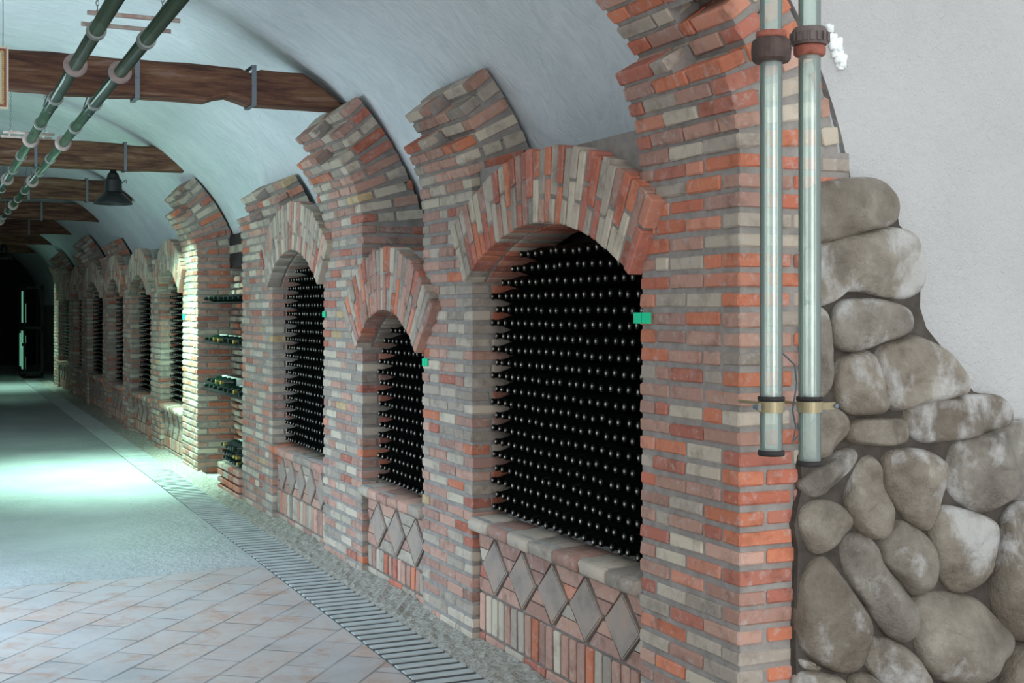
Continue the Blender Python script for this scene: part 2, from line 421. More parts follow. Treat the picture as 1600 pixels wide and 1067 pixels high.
def make_pier(name, y0, y1, mix, rib=True, ztop=None, label='', nrow=7, dx=.52, seed=1):
    random.seed(seed)
    root = empty(name, (0.0, (y0+y1)/2, 0), label, 'pillar', 'brick piers carrying the vault ribs')
    za = 2.475 if rib else ztop
    m = MB(); n = int(za/CP)
    m.box(.008, dx, y0+.008, y1-.008, 0, n*CP + (.012 if rib else 0), 1)
    for i in range(n): course_rect(m, i*CP + CP/2, y0, y1, 0, dx, i % 2, mix)
    m.build('shaft', [BRICK, MORTAR], root)
    if rib:
        m = MB(); ctr = Vector((CX, 0, CZ)); ro = RV - .03
        P = Vector((0, 0, n*CP)); phi = 0.0; ym = (y0+y1)/2 + random.uniform(-.08,.08)
        for i in range(nrow + (7 if y0 < 5 else 3)):
            dphi = radians(5.4) if phi < radians(36) else radians(2.7)
            phi += dphi; p = .0705
            P = P + Vector((-sin(phi - dphi/2), 0, cos(phi - dphi/2)))*p/2
            e = Vector((cos(phi), 0, sin(phi))); t = Vector((-sin(phi), 0, cos(phi)))
            q_ = P - ctr; b_ = q_.dot(e); tl = -b_ + sqrt(max(b_*b_ - q_.dot(q_) + ro*ro, .0))     # reach of this course to the vault
            per = i % 2; ex = i - nrow + 1
            if ex <= 0: cuts = [(y0, y1, 0.0)]
            else:
                w1 = {1: 1, 2: 1, 3: 2, 4: 1, 5: 2, 6: 2, 7: 3, 8: 3}[ex]; w2 = {1: 0, 2: 1, 3: 1, 4: 1, 5: 1, 6: 2, 7: 2, 8: 3}[ex]
                cuts = [(y0, ym, .13*w1), (ym, y1, .13*w2)]
            for ci, (ya, yb, rm) in enumerate(cuts):
                if tl - rm < .07: continue
                dA = dphi/2
                # wedge of mortar
                h0 = p/2 + .001 - (0 if rm == 0 else -rm*tan(dA)); h1 = p/2 + tl*tan(dA) + .004
                c_ = P + e*(rm + .0105); d_ = P + e*tl
                qd = [c_ - t*h0*1.5, d_ - t*h1*1.5, d_ + t*h1*.5, c_ + t*h0*.5]
                yA = ya + (.0105 if ya == y0 else 0); yB = yb - (.0105 if yb == y1 else 0)
                m.prism([(v.x, v.z) for v in qd], lambda v, d: (v[0], d, v[1]), yA, yB, 1)
                def put(ra, rb, u, v):
                    if rb - ra < .03 or v - u < .03: return
                    c = P + e*((ra+rb)/2 - (random.uniform(-.003,.006) if ra <= rm + .001 else 0)) + Y*((u+v)/2 - (random.uniform(-.003,.004) if u <= y0+.001 else 0))
                    hh = BH + (ra+rb)/2*tan(dA)*.45
                    m.brick(c, e, Y, t, (rb-ra)/2, (v-u)/2, hh, bcol(MIXS if (u <= y0 + .001 and ra > rm + .01) else mix), .006, .003)
                near = (ya == y0)
                if near:
                    r = rm + ((.115 + JT) if per == 0 else 0)
                    while r < tl - .03:
                        L = .24 if random.random() > .25 else .115
                        if tl - (r + L) < .05: L = tl - r
                        put(r, min(r + L, tl), ya, ya + .115); r += L + JT + .006
                r = rm; q = 0
                while r < tl - .03:
                    if q > 1 and ex <= -1: break
                    yy = ya if (not near or (per == 0 and q == 0)) else ya + .115 + JT
                    if not near and per: put(r, min(r + .115, tl), yy, yy + .115); yy += .115 + JT
                    while yy < yb - .03:
                        ee = yy + .24
                        if yb - ee < .07: ee = yb
                        put(r, min(r + .115, tl), yy, ee - (JT if (ee == yb and yb != y1) else 0)); yy = ee + JT
                    r += .115 + JT; q += 1
            P = P + Vector((-sin(phi + dphi/4), 0, cos(phi + dphi/4)))*p/2
        m.build('vault_rib', [BRICK, MORTAR], root, recalc=True)
    return root

MIXS = (.55, .70, 1.0); MIXN = (.42, .74, 1.0); MIXM = (.11, .52, .985); MIXG = (.08, .50, .98); MIXR = (.42, .60, .97)  # MIXS: redder bricks put the light on the near sides into colour
xe = lambda px: wallY(px)
PIERS = [  # px of far edge, px of near edge
    (1000, 1155, MIXN, True, 'wide brick corner pier at the tunnel mouth beside the fieldstones', 5),
    (660, 737, MIXM, True, 'brick pier with broken rib between the large near niche and the small niche', 5),
    (505, 565, MIXM, True, 'brick pier under the nearest beam end, left of the small niche', 7),
    (378, 425, MIXG, True, 'greyish brick pier between the bottle alcove and the third niche', 3),
    (285, 308, MIXM, True, 'brick pier lit pale green by the hanging lamp, far side of the bottle alcove', 7),
    (235, 251, MIXM, False, 'first ribless brick pier beyond the green lit pier', 0),
    (192, 205, MIXM, False, 'second ribless brick pier beyond the green lit pier', 0),
    (160, 170, MIXM, True, 'dim distant brick pier with a flat orange broken rib', 3),
    (127, 136, MIXG, True, 'dim distant brick pier with the highest of the far ribs', 6),
    (107, 115, MIXG, False, 'ribless brick pier in the dark, next to last from the far end', 0),
    (84, 91, MIXG, True, 'last brick pier at the dark far end', 5)]
EDGE = []
for i, (pf, pn, mix, rib, lab, ae) in enumerate(PIERS):
    ya, yb = xe(pn), xe(pf); EDGE.append((ya, yb))
    make_pier('brick_pier', ya, yb, mix, rib, 2.62, lab, ae, .52, 100+i)

# ------------------------------------------------------------------ niches
def arc_geom(half, rise): R = (half*half + rise*rise)/(2*rise); return R, math.asin(half/R)
NICHE_INFO = []
def make_niche(y0, y1, zs, rise, thick, zsill, ndia, mix, label, ztop, seed, name='bottle_niche'):
    random.seed(seed)
    yc = (y0+y1)/2; half = (y1-y0)/2
    R, A = arc_geom(half, rise); zc = zs + rise - R
    root = empty(name, (.1, yc, 0), label, 'niche', 'arched brick bottle niches along the wall')
    # ring of voussoirs
    m = MB(); Ro = R + thick; nb = max(9, int(2*A*(R + thick*.55)/.0665)); da = 2*A/nb
    seg = 16
    for k in range(seg):   # mortar between the voussoirs
        Am = A - .012; a0 = -Am + 2*Am*k/seg; a1 = a0 + 2*Am/seg
        q = [(R+.008, a0), (Ro-.012, a0), (Ro-.012, a1), (R+.008, a1)]
        m.prism([(yc + r*sin(a), zc + r*cos(a)) for r, a in q], lambda p, d: (d, p[0], p[1]), -.043, .33, 1)
    for k in range(nb):
        a = -A + da*(k+.5); e = Vector((0, sin(a), cos(a))); t = Vector((0, cos(a), -sin(a))); c0 = Vector((0, yc, zc))
        L1 = thick*.60 if (k % 2 == 0) else thick*.34
        if random.random() < .12: L1 = thick*.5
        pieces = [(R, R+L1-JT/2), (R+L1+JT/2, Ro + random.uniform(-.008,.01))]
        for ra, rb in pieces:
            rmid = (ra+rb)/2; tw = rmid*da/2 - .0055
            fx = -.052 + random.uniform(-.006,.005)
            m.brick(c0 + e*rmid + X*((fx+.07)/2), e, t, X, (rb-ra)/2, tw, (.07-fx)/2, bcol(mix), .006, .0025)
        # soffit bricks running into the niche
        m.brick(c0 + e*(R+.055) + X*.205, e, t, X, .055, R*da/2 - .005, .12, bcol(mix), .005, .002)
    m.build('arch_ring', [BRICK, MORTAR], root)
    # spandrel above
    m = MB(); pts = []
    for k in range(21):
        a = -A + 2*A*k/20; pts.append((yc + (R+.09)*sin(a)*(half/((R+.09)*sin(A))) , zc + (R+.09)*cos(a)))
    poly = pts + [(y1, ztop), (y0, ztop)]
    m.prism(poly, lambda p, d: (d, p[0], p[1]), .05, .5); m.build('spandrel', MORTAR, root, recalc=True)
    # back of the recess
    m = MB(); m.box(.44, .5, y0, y1, .0, zs+rise+.12); m.build('recess_back', DARKWALL, root)
    # sill: header bricks on edge with a sloped weathering
    m = MB(); ns = max(6, int((y1-y0)/.24)); w = (y1-y0)/ns
    m.box(.0, .44, y0, y1, zsill-.09, zsill-.012, 1)
    for k in range(ns):
        yy = y0 + w*(k+.5)
        U = Vector((cos(.10), 0, sin(.10))); Wv = Vector((-sin(.10), 0, cos(.10)))
        m.brick(Vector((.075, yy, zsill-.040+random.uniform(-.003,.003))), U, Y, Wv, .105, w/2-.006, .034, bcol((.1,.55,1)), .012, .004)
    m.box(.15, .44, y0, y1, zsill-.05, zsill-.005, 1)
    m.build('sill', [BRICK, MORTAR], root, smooth=True)
    # parapet panel
    m = MB(); xf = .045
    m.box(xf+.012, .44, y0, y1, 0, zsill-.09, 1)
    zt = zsill-.10; dd = (y1-y0-.10)/ndia; hd = min(.155, dd*.47); zdi = zt - hd - .01; zb = zdi - hd
    def tri(ps, col):
        cy_ = sum(p[0] for p in ps)/3; cz_ = sum(p[1] for p in ps)/3
        q = [(cy_ + (p[0]-cy_)*.74, cz_ + (p[1]-cz_)*.74) for p in ps]
        m.prism(q, lambda p, d: (d, p[0], p[1]), xf + random.uniform(-.002,.003), xf+.03, 0, col)
    cents = [y0 + .05 + dd*(k+.5) for k in range(ndia)]
    for k in range(ndia+1):
        ya = y0 + .05 + dd*k; yl = max(y0, ya-dd/2); yr = min(y1, ya+dd/2)
        for up in (1, -1):
            zz = zt if up == 1 else zb
            full = 0 < k < ndia
            # two-layer fill of small brick pieces
            s = up*(zdi+hd - zt) 
            b0, b1 = (yl+.01, yr-.01)
            h1 = hd*.42
            def hw(h): return (dd/2)*(1 - h/hd)
            zbase = zdi + up*hd
            for (ha, hb) in ((0.0, .45), (.5, .9)):
                wa, wb = hw(ha*hd)*.86, hw(hb*hd)*.86
                za_, zb_ = zbase - up*ha*hd, zbase - up*hb*hd
                l0, l1 = max(ya-wa, y0+.005), min(ya+wa, y1-.005); t0, t1 = max(ya-wb, y0+.005), min(ya+wb, y1-.005)
                if l1-l0 < .03: continue
                q = [(l0, za_), (l1, za_), (t1, zb_), (t0, zb_)]
                if abs(t1-t0) < .012: q = [(l0, za_), (l1, za_), ((t0+t1)/2, zb_)]
                m.prism(q, lambda p, d: (d, p[0], p[1]), xf + random.uniform(-.001,.004), xf+.03, 0, bcol((.12,.75,1)))
    # soldiers
    zlo = .085; ns2 = int((y1-y0)/.083); w2 = (y1-y0)/ns2
    for k in range(ns2):
        yy = y0 + w2*(k+.5)
        m.brick(Vector((xf+.03, yy, (zlo+zb-.015)/2)), X, Y, Z, .03+random.uniform(-.002,.003), w2/2-.009, (zb-.015-zlo)/2+random.uniform(-.004,.002), bcol((.12,.62,1)), .006, .002)
    yy = y0+.01
    while yy < y1-.04:
        e_ = min(yy+.24, y1-.005); m.brick(Vector((xf+.03, (yy+e_)/2, .045)), X, Y, Z, .03, (e_-yy)/2, .027, bcol(mix), .006, .002); yy = e_+JT
    m.build('parapet_panel', [BRICK, PANELMORT], root, recalc=True)
    for c in cents:
        m = MB(); s_ = hd-.006; sy = min(dd*.47, hd*1.05)
        q = [(c, zdi+s_), (c+sy, zdi), (c, zdi-s_), (c-sy, zdi)]
        m.prism(q, lambda p, d: (d, p[0], p[1]), xf-.004, xf+.02)
        q2 = [(c+(p[0]-c)*.93, zdi+(p[1]-zdi)*.93) for p in q]
        m.prism(q2, lambda p, d: (d, p[0], p[1]), xf-.008, xf-.002)
        m.build('diamond_tile', DIAMOND, root, recalc=True)
    NICHE_INFO.append((y0, y1, R+0, zc, zsill, zs))
    return root

def nich(i, j): return EDGE[i][1], EDGE[j][0]
NL = ['largest and nearest arched niche packed with rows of black bottles',
      'smallest and lowest arched niche, second from the tunnel mouth',
      'third arched niche from the tunnel mouth, beside the alcove pier',
      'arched niche beyond the alcove, its near side lit green',
      'arched niche second beyond the bottle alcove',
      'arched niche third beyond the bottle alcove',
      'arched niche fourth beyond the bottle alcove',
      'arched niche next to last towards the dark end',
      'last arched niche at the dark end of the wall']
spec = [(0,1,2.02,.28,.365,.73,5,(.48,.60,.99),2.66), (1,2,1.60,.27,.41,.66,3,(.30,.58,1),2.24), (2,3,2.06,.30,.40,.69,5,(.05,.35,1),2.72)]
for k, (a, b, zs, ri, th_, sl, nd, mx, zt) in enumerate(spec):
    make_niche(*nich(a, b), zs, ri, th_, sl, nd, mx, NL[k], zt, 300+k)
for k, i in enumerate(range(4, 10)):
    make_niche(*nich(i, i+1), 2.06, .30, .38, .66, 4, (.05,.4,1), NL[3+k], 2.70, 310+k)

# ------------------------------------------------------------------ bottles stacked neck out
PROF = [(.001,0),(.036,0),(.041,.004),(.042,.02),(.042,.165),(.038,.195),(.027,.225),(.018,.255),(.0155,.275),(.0155,.292),(.018,.293),(.018,.303)]
CAPP = [(.0072,.3025),(.0075,.305),(.0055,.3065),(.0,.307)]  # small pale disc paints in the highlight on each cap
NX = Matrix(((0,0,-1,0),(0,1,0,0),(1,0,0,0),(0,0,0,1)))     # local z -> -x
def bottle_meshes():
    mb = MB(); mb.lathe(PROF, NX, 14); o = mb.build('wine_bottle', GLASSBLACK, smooth=True)
    mc = MB(); mc.lathe(CAPP[:-1], NX, 10); c = mc.build('crown_cap', CAP, o, smooth=False)
    return o, c
slots = []
for ni, (y0, y1, R, zc, sl, zs) in enumerate(NICHE_INFO):
    n = int((y1-y0-.01)/.0835); px = (y1-y0)/n
    yc = (y0+y1)/2; r = 0
    while True:
        z = sl + .042 + r*.0735
        if z > zc + R - .10: break
        for c in range(n if r % 2 == 0 else n-1):
            y = y0 + px*(c+.5 + (.5 if r % 2 else 0))
            if z > zs - .05 and (y-yc)**2 + (z-zc)**2 > (R-.045)**2: continue
            slots.append((ni, r, c, y, z))
        r += 1
random.seed(5)
n0 = [s for s in slots if s[0] == 0]
n0.sort(key=lambda s: (s[3]))                    # nearest first
near = n0[:300]; ids = set((s[0],s[1],s[2]) for s in near)
pb, pc = bottle_meshes()
rowcount = {}
for s in sorted(near, key=lambda s: (s[1], s[3])):
    rowcount[s[1]] = rowcount.get(s[1], 0) + 1
    k = rowcount[s[1]]
    first = (s is sorted(near, key=lambda s: (s[1], s[3]))[0]) if False else None
    if not rowcount.get('done'):
        o, c = pb, pc; rowcount['done'] = 1
    else:
        o = pb.copy(); c = pc.copy(); c.parent = o; COL.objects.link(o); COL.objects.link(c)
    o.location = (.455 - .04 + random.uniform(-.006, .006), s[3] + random.uniform(-.003,.003), s[4] + random.uniform(-.002,.002))
    o.rotation_euler = (random.uniform(-3,3), random.uniform(-.015,.015), random.uniform(-.012,.012))
    o.rotation_euler.x = 0
    tag(o, f"black wine bottle {ordn(k)} from right jamb in the {ordn(s[1]+1)} row above the largest niche's sill", 'bottle', 'black bottles stacked in the largest niche')
m = MB()
for s in slots:
    if (s[0],s[1],s[2]) in ids: continue
    M = Matrix.Translation((.415 + random.uniform(-.006,.006), s[3], s[4])) @ NX
    if s[0] < 3:
        m.lathe(PROF[1:], M, 10); m.lathe(CAPP[:-1], M, 8, 1)
    else:
        m.lathe([(.04,.02),(.042,.165),(.027,.225),(.0155,.275),(.0175,.303)], M, 6); m.lathe([(.006,.303),(.005,.306)], M, 5, 1)
o = m.build('wine_bottles', [GLASSBLACK, CAP], smooth=True)
tag(o, 'remaining mass of black bottles filling the far part of the largest niche and all other niches', 'bottles', kind='stuff')

# ------------------------------------------------------------------ bottle alcove between pier 3 and pier 4
ya, yb = EDGE[3][1], EDGE[4][0]
random.seed(9)
al = empty('bottle_alcove', (.2, (ya+yb)/2, 0), 'open brick alcove with shelves of lying bottles between two piers', 'alcove')
m = MB(); m.box(.458, .53, ya, yb, 0, 2.3, 1)
for i in range(30):
    yy = ya + (0 if i % 2 else .12)
    while yy < yb-.05:
        e_ = min(yy+.24, yb); d = random.uniform(0, .05)
        m.brick(Vector((.44-d/2, (yy+e_)/2, i*CP+CP/2)), X, Y, Z, .03+d/2, (e_-yy)/2, BH, bcol((.2,.5,1)), .008, .004); yy = e_+JT
m.build('back_brickwork', [BRICK, MORTAR], al)
m = MB(); m.box(.02,.43, ya+.02, ya+1.0, .0, .30, 1)
for i in range(4):
    for q in range(4): m.brick(Vector((.02, ya+.14+q*.25, i*CP+CP/2)), X, Y, Z, .05, .118, BH, bcol((.4,.7,1)))
    m.brick(Vector((.14, ya+.06, i*CP+CP/2)), X, Y, Z, .12, .055, BH, bcol((.4,.7,1)))
for q in range(2): m.brick(Vector((.14, ya+.5, .0+.3)), X, Y, Z, .1, .1, .004, bcol((.4,.7,1)))
m.build('plinth', [BRICK, MORTAR], al)
m = MB(); m.box(.37,.47, ya, yb, 2.34, 2.50, 0); m.box(.37,.47, ya, yb, 2.60, 2.72, 0); m.build('lintel', BLACKMETAL, al)
m = MB()
yy = ya
while yy < yb-.05: e_ = min(yy+.24, yb); m.brick(Vector((.46,(yy+e_)/2,2.55)), X, Y, Z, .11, (e_-yy)/2, .045, bcol((0,.1,1)), .008); yy = e_+.01
m.build('brick_course', BRICK, al)
shelfz = [2.00, 1.55, 1.03]
for z in shelfz:
    m = MB(); m.box(.06, .46, ya, yb, z-.062, z-.05); m.build('shelf', BLACKMETAL, al)
# green bottles lying with their necks towards the tunnel
gm = MB(); gm.lathe(PROF, NX, 14); gb = gm.build('green_wine_bottle', GLASSGREEN, smooth=True)
gf = MB(); gf.lathe([(.0165,.235),(.017,.28),(.0185,.30),(.0185,.308),(.015,.311)], NX, 12); gfo = gf.build('foil', FOIL, gb, smooth=True)
gl = MB(); gl.lathe([(.0421,.06),(.0425,.061),(.0425,.14),(.0421,.141)], NX, 14); glo = gl.build('paper_label', LABELM, gb, smooth=True)
used = [False]
def gbot(x, y, z, rz, label):
    if not used[0]: o = gb; used[0] = True
    else:
        o = gb.copy(); COL.objects.link(o)
        for ch in (gfo, glo): c = ch.copy(); c.parent = o; COL.objects.link(c)
    o.location = (x, y, z); o.rotation_euler = (0, random.uniform(-.02,.02), rz)
    for ch in o.children:
        if ch.name.startswith('foil') and random.random() < .8: ch.material_slots[0].link = 'OBJECT'; ch.material_slots[0].material = DARKFOIL
    tag(o, label, 'bottle', 'green bottles lying in the alcove')
names = ['top', 'second', 'third']
for si, z in enumerate(shelfz):
    nn = 9
    for k in range(nn):
        y = ya + .16 + k*(yb-ya-.32)/(nn-1)
        gbot(.36, y, z-.007, random.uniform(-.07,.07), f'green bottle {ordn(nn-k)} from the lit pier on the alcove\'s {names[si]} shelf')
    if si == 2:
        for k in range(4):
            y = yb - .16 - (k+.5)*(yb-ya-.32)/(nn-1)
            gbot(.36, y, z+.060, random.uniform(-.05,.05), f'green bottle {ordn(k+1)} from the lit pier, upper layer on third alcove shelf')
for lay in range(3):
    for k in range(8-lay):
        y = ya + .10 + k*.105 + lay*.052
        gbot(.30-.02*lay, y, .345+lay*.075, random.uniform(-.06,.06), f'green bottle {ordn(k+1)} from the near pier, {("bottom","middle","top")[lay]} layer of alcove plinth pile')

# ------------------------------------------------------------------ green cards
for px, py, w, h, lab in ((1006,497,.135,.047,'green card stuck on the corner pier right of the largest niche'),
                     (666,566,.08,.045,'green card stuck on the pier right of the small niche'),
                     (508,491,.07,.045,'green card stuck on the pier right of the third niche'),
                     (288,495,.12,.06,'green card stuck on the green lit pier')):
    y = wallY(px); z = H + (HY-py)/F*(DW/sin(TH+atan((px-800)/F))*cos(atan((px-800)/F)))
    m = MB(); m.box(-.012,-.006, y-w/2, y-.004, z-h/2, z+h/2); m.box(-.0125,-.0065, y+.001, y+w/2, z-h/2, z+h/2); m.box(-.0065,-.004,y-w/2,y+w/2,z-h/2,z+h/2)
    tag(m.build('green_card', GREENCARD, loc=(-.006, y, z)), lab, 'card', 'green cards on the piers')

# ------------------------------------------------------------------ fieldstone facing
Z3 = lambda L: [(1200+x/2.667, 250+y/2.667) for x, y in L]
Z4 = lambda L: [(1200+x/2.56, 650+y/2.56) for x, y in L]
STONES = [
 (Z3([(190,130),(290,85),(400,75),(480,90),(530,150),(545,230),(500,275),(400,300),(300,330),(225,345),(185,330)]), 'rough mottled stone topping the fieldstones under the plaster'),
 (Z3([(190,375),(300,330),(420,300),(520,285),(610,310),(650,380),(655,470),(640,540),(580,575),(480,570),(330,545),(250,600),(190,590)]), 'long humped stone second from the top'),
 (Z3([(290,610),(350,580),(480,585),(570,620),(590,680),(570,720),(450,770),(360,795),(290,780),(270,700)]), None),
 (Z3([(300,830),(380,800),(440,810),(455,900),(490,1020),(450,1060),(340,1055),(290,1000),(280,900)]), None),
 (Z3([(460,800),(520,755),(620,735),(720,790),(800,880),(830,960),(760,990),(600,1020),(540,1045),(490,1010),(465,900)]), 'smooth rounded triangular stone'),
 ([(1262,488),(1290,486),(1300,545),(1296,605),(1282,622),(1262,610)], None),
 ([(1415,645),(1440,630),(1500,618),(1560,618),(1583,640),(1572,668),(1520,682),(1450,692),(1425,675)], 'dark glossy flat stone'),
 (Z4([(315,60),(340,20),(440,5),(550,15),(565,70),(550,110),(450,120),(330,105)]), None),
 ([(1262,640),(1300,636),(1322,650),(1324,674),(1300,700),(1278,716),(1262,700)], None),
 (Z4([(140,265),(230,180),(320,130),(355,150),(330,220),(250,290),(190,325),(150,300)]), None),
 (Z4([(145,370),(210,335),(290,360),(340,430),(290,480),(200,550),(160,510),(135,430)]), None),
 (Z4([(310,330),(350,230),(390,165),(440,180),(460,280),(500,400),(480,470),(430,495),(370,460),(330,400)]), None),
 (Z4([(460,200),(490,145),(600,135),(680,170),(690,250),(670,380),(640,455),(560,420),(500,340),(465,270)]), None),
 (Z4([(740,130),(790,90),(900,60),(1000,20),(1100,60),(1100,330),(950,330),(860,385),(770,340),(725,270)]), 'large whitish angular stone'),
 (Z4([(655,420),(700,365),(800,380),(890,420),(900,500),(870,620),(800,690),(740,700),(690,640),(660,530)]), None),
 (Z4([(455,510),(520,425),(580,440),(640,490),(660,600),(640,680),(580,715),(520,650),(460,580)]), None),
 (Z4([(300,520),(340,475),(420,490),(460,600),(540,680),(580,780),(575,880),(530,905),(470,870),(400,760),(320,640)]), None),
 (Z4([(150,640),(215,560),(270,620),(340,720),(400,820),(405,920),(350,1020),(250,1010),(160,950),(125,850),(135,730)]), 'tall pointed stone'),
 (Z4([(570,760),(640,710),(800,720),(880,780),(970,890),(920,980),(840,1060),(700,1060),(620,1000),(590,880)]), 'large pale pitted stone'),
 (Z4([(910,560),(950,400),(1020,340),(1100,340),(1130,600),(1100,880),(1000,890),(930,840),(895,700)]), None),
 (Z4([(380,950),(440,885),(540,920),(600,990),(640,1067),(600,1120),(500,1110),(420,1040)]), None),
 (Z4([(330,1045),(400,1030),(450,1067),(480,1130),(400,1200),(330,1150)]), None),
 (Z4([(130,1035),(250,1030),(300,1060),(310,1150),(220,1200),(130,1170)]), None),
 (Z4([(940,1050),(1000,920),(1100,900),(1160,1000),(1100,1180),(970,1170)]), None),
 (Z4([(135,975),(190,985),(225,1010),(200,1022),(150,1012)]), None),
 (Z4([(640,1130),(740,1080),(880,1090),(930,1180),(850,1270),(690,1260)]), None),
 (Z4([(300,1220),(450,1200),(560,1140),(640,1200),(600,1330),(400,1350)]), None),
 (Z4([(130,1220),(270,1220),(290,1350),(200,1440),(130,1400)]), None),
 (Z4([(660,1290),(860,1290),(960,1230),(1050,1300),(1000,1440),(700,1440)]), None),
 (Z4([(1140,330),(1300,400),(1330,700),(1250,860),(1150,800),(1150,560)]), None),
 (Z4([(1160,900),(1320,850),(1400,1050),(1300,1200),(1200,1140)]), None),
]
YP = 3.97
fs = empty('fieldstone_facing', (1.0, 4.0, 0), 'grey rounded fieldstones mortared against the wall right of the corner pier', 'stonework')
out = [(1246,1500),(1242,1000),(1246,860),(1240,820),(1252,760),(1250,715),(1262,690),(1262,480),(1270,300),(1300,292),(1345,284),(1380,286),(1396,310),(1404,352),(1427,376),(1438,420),(1436,480),(1446,512),(1486,562),(1520,612),(1562,622),(1580,650),(1592,684),(1680,730),(1760,900),(1820,1200),(1840,1500)]
def smooth_poly(P, n):
    # Catmull-Rom resampled to n points
    L = len(P); S_ = []
    for i in range(L):
        p0, p1, p2, p3 = P[i-1], P[i], P[(i+1) % L], P[(i+2) % L]
        for k in range(6):
            t = k/6
            S_.append(tuple(.5*((2*p1[d]) + (-p0[d]+p2[d])*t + (2*p0[d]-5*p1[d]+4*p2[d]-p3[d])*t*t + (-p0[d]+3*p1[d]-3*p2[d]+p3[d])*t**3) for d in (0,1)))
    D = [0]
    for i in range(len(S_)): a, b = S_[i], S_[(i+1) % len(S_)]; D.append(D[-1] + math.hypot(a[0]-b[0], a[1]-b[1]))
    o_ = []; j = 0
    for k in range(n):
        d = D[-1]*k/n
        while D[j+1] < d: j += 1
        t = (d-D[j])/max(1e-9, D[j+1]-D[j]); a, b = S_[j], S_[(j+1) % len(S_)]
        o_.append((a[0]+(b[0]-a[0])*t, a[1]+(b[1]-a[1])*t))
    return o_
m = MB()
q = [planeY(x, y, 3.99) for x, y in out]; q = [(x, max(z, 0)) for x, z in q]
m.prism(q, lambda p, d: (p[0], d, p[1]), 3.985, 4.05); mo = m.build('stone_mortar', STONEMORT, fs, recalc=True)
random.seed(21)
for si, (P, lab) in enumerate(STONES):
    W_ = [planeY(x, y, YP) for x, y in P]
    R_ = smooth_poly(W_, 40)
    cx = sum(p[0] for p in R_)/40; cz = sum(p[1] for p in R_)/40
    R_ = [(cx + (p[0]-cx)*1.03, cz + (p[1]-cz)*1.03) for p in R_]
    if min(p[1] for p in R_) < .02:
        R_ = [(p[0], max(p[1], .01)) for p in R_]
    md_ = min(math.hypot(p[0]-cx, p[1]-cz) for p in R_)
    T = min(.13, .05 + md_*.6)
    m = MB(); off = Vector((si*3.1, si*7.7, 0))
    # facet planes for cut look
    fac = [(Vector((random.uniform(-1,1), -1, random.uniform(-.5,1.1))).normalized(), random.uniform(.6,.85)) for _ in range(4)]
    rings = [(1.0, -.55), (1.02, 0), (1.0, .22), (.94, .5), (.84, .74), (.70, .90), (.52, .98), (.34, 1.0), (.16, 1.0)]
    for s, h in rings:
        for x, z in R_:
            px_, pz_ = cx + (x-cx)*s, cz + (z-cz)*s
            p = Vector((px_-cx, -h*T, pz_-cz))
            if h > 0:
                for nrm, dd in fac:
                    lim = dd*T*1.0; sc = Vector((p.x/max(md_,.01)*T*.8, p.y, p.z/max(md_,.01)*T*.8))
                    ov = sc.dot(nrm) - lim
                    if ov > 0: p.y += ov*.95
                p.y = min(p.y, -T*.34*min(1, (1.03-s)*9))
                nn_ = noise.noise(p*7 + off)*.026 + noise.noise(p*17 + off)*.012 + noise.noise(p*38 + off)*.004
                p.y += nn_*(1 if s < 1 else .4); p.x += noise.noise(p*9 + off*2)*.006*s; p.z += noise.noise(p*9 - off)*.006*s
            m.v.append((p.x+cx, YP + .018 + p.y, p.z+cz)); m.c.append((1,1,1))
    n = 40
    for k in range(len(rings)-1):
        for i in range(n): j = (i+1) % n; m.f.append((k*n+i, k*n+j, (k+1)*n+j, (k+1)*n+i)); m.m.append(0)
    m.f.append(tuple((len(rings)-1)*n+i for i in range(n))); m.m.append(0)
    m.f.append(tuple(range(n))[::-1]); m.m.append(0)
    o = m.build('stone', STONE, fs, smooth=True, recalc=True)
    md = o.modifiers.new('sub', 'SUBSURF'); md.levels = 1; md.render_levels = 1
    if lab: o['label'] = lab

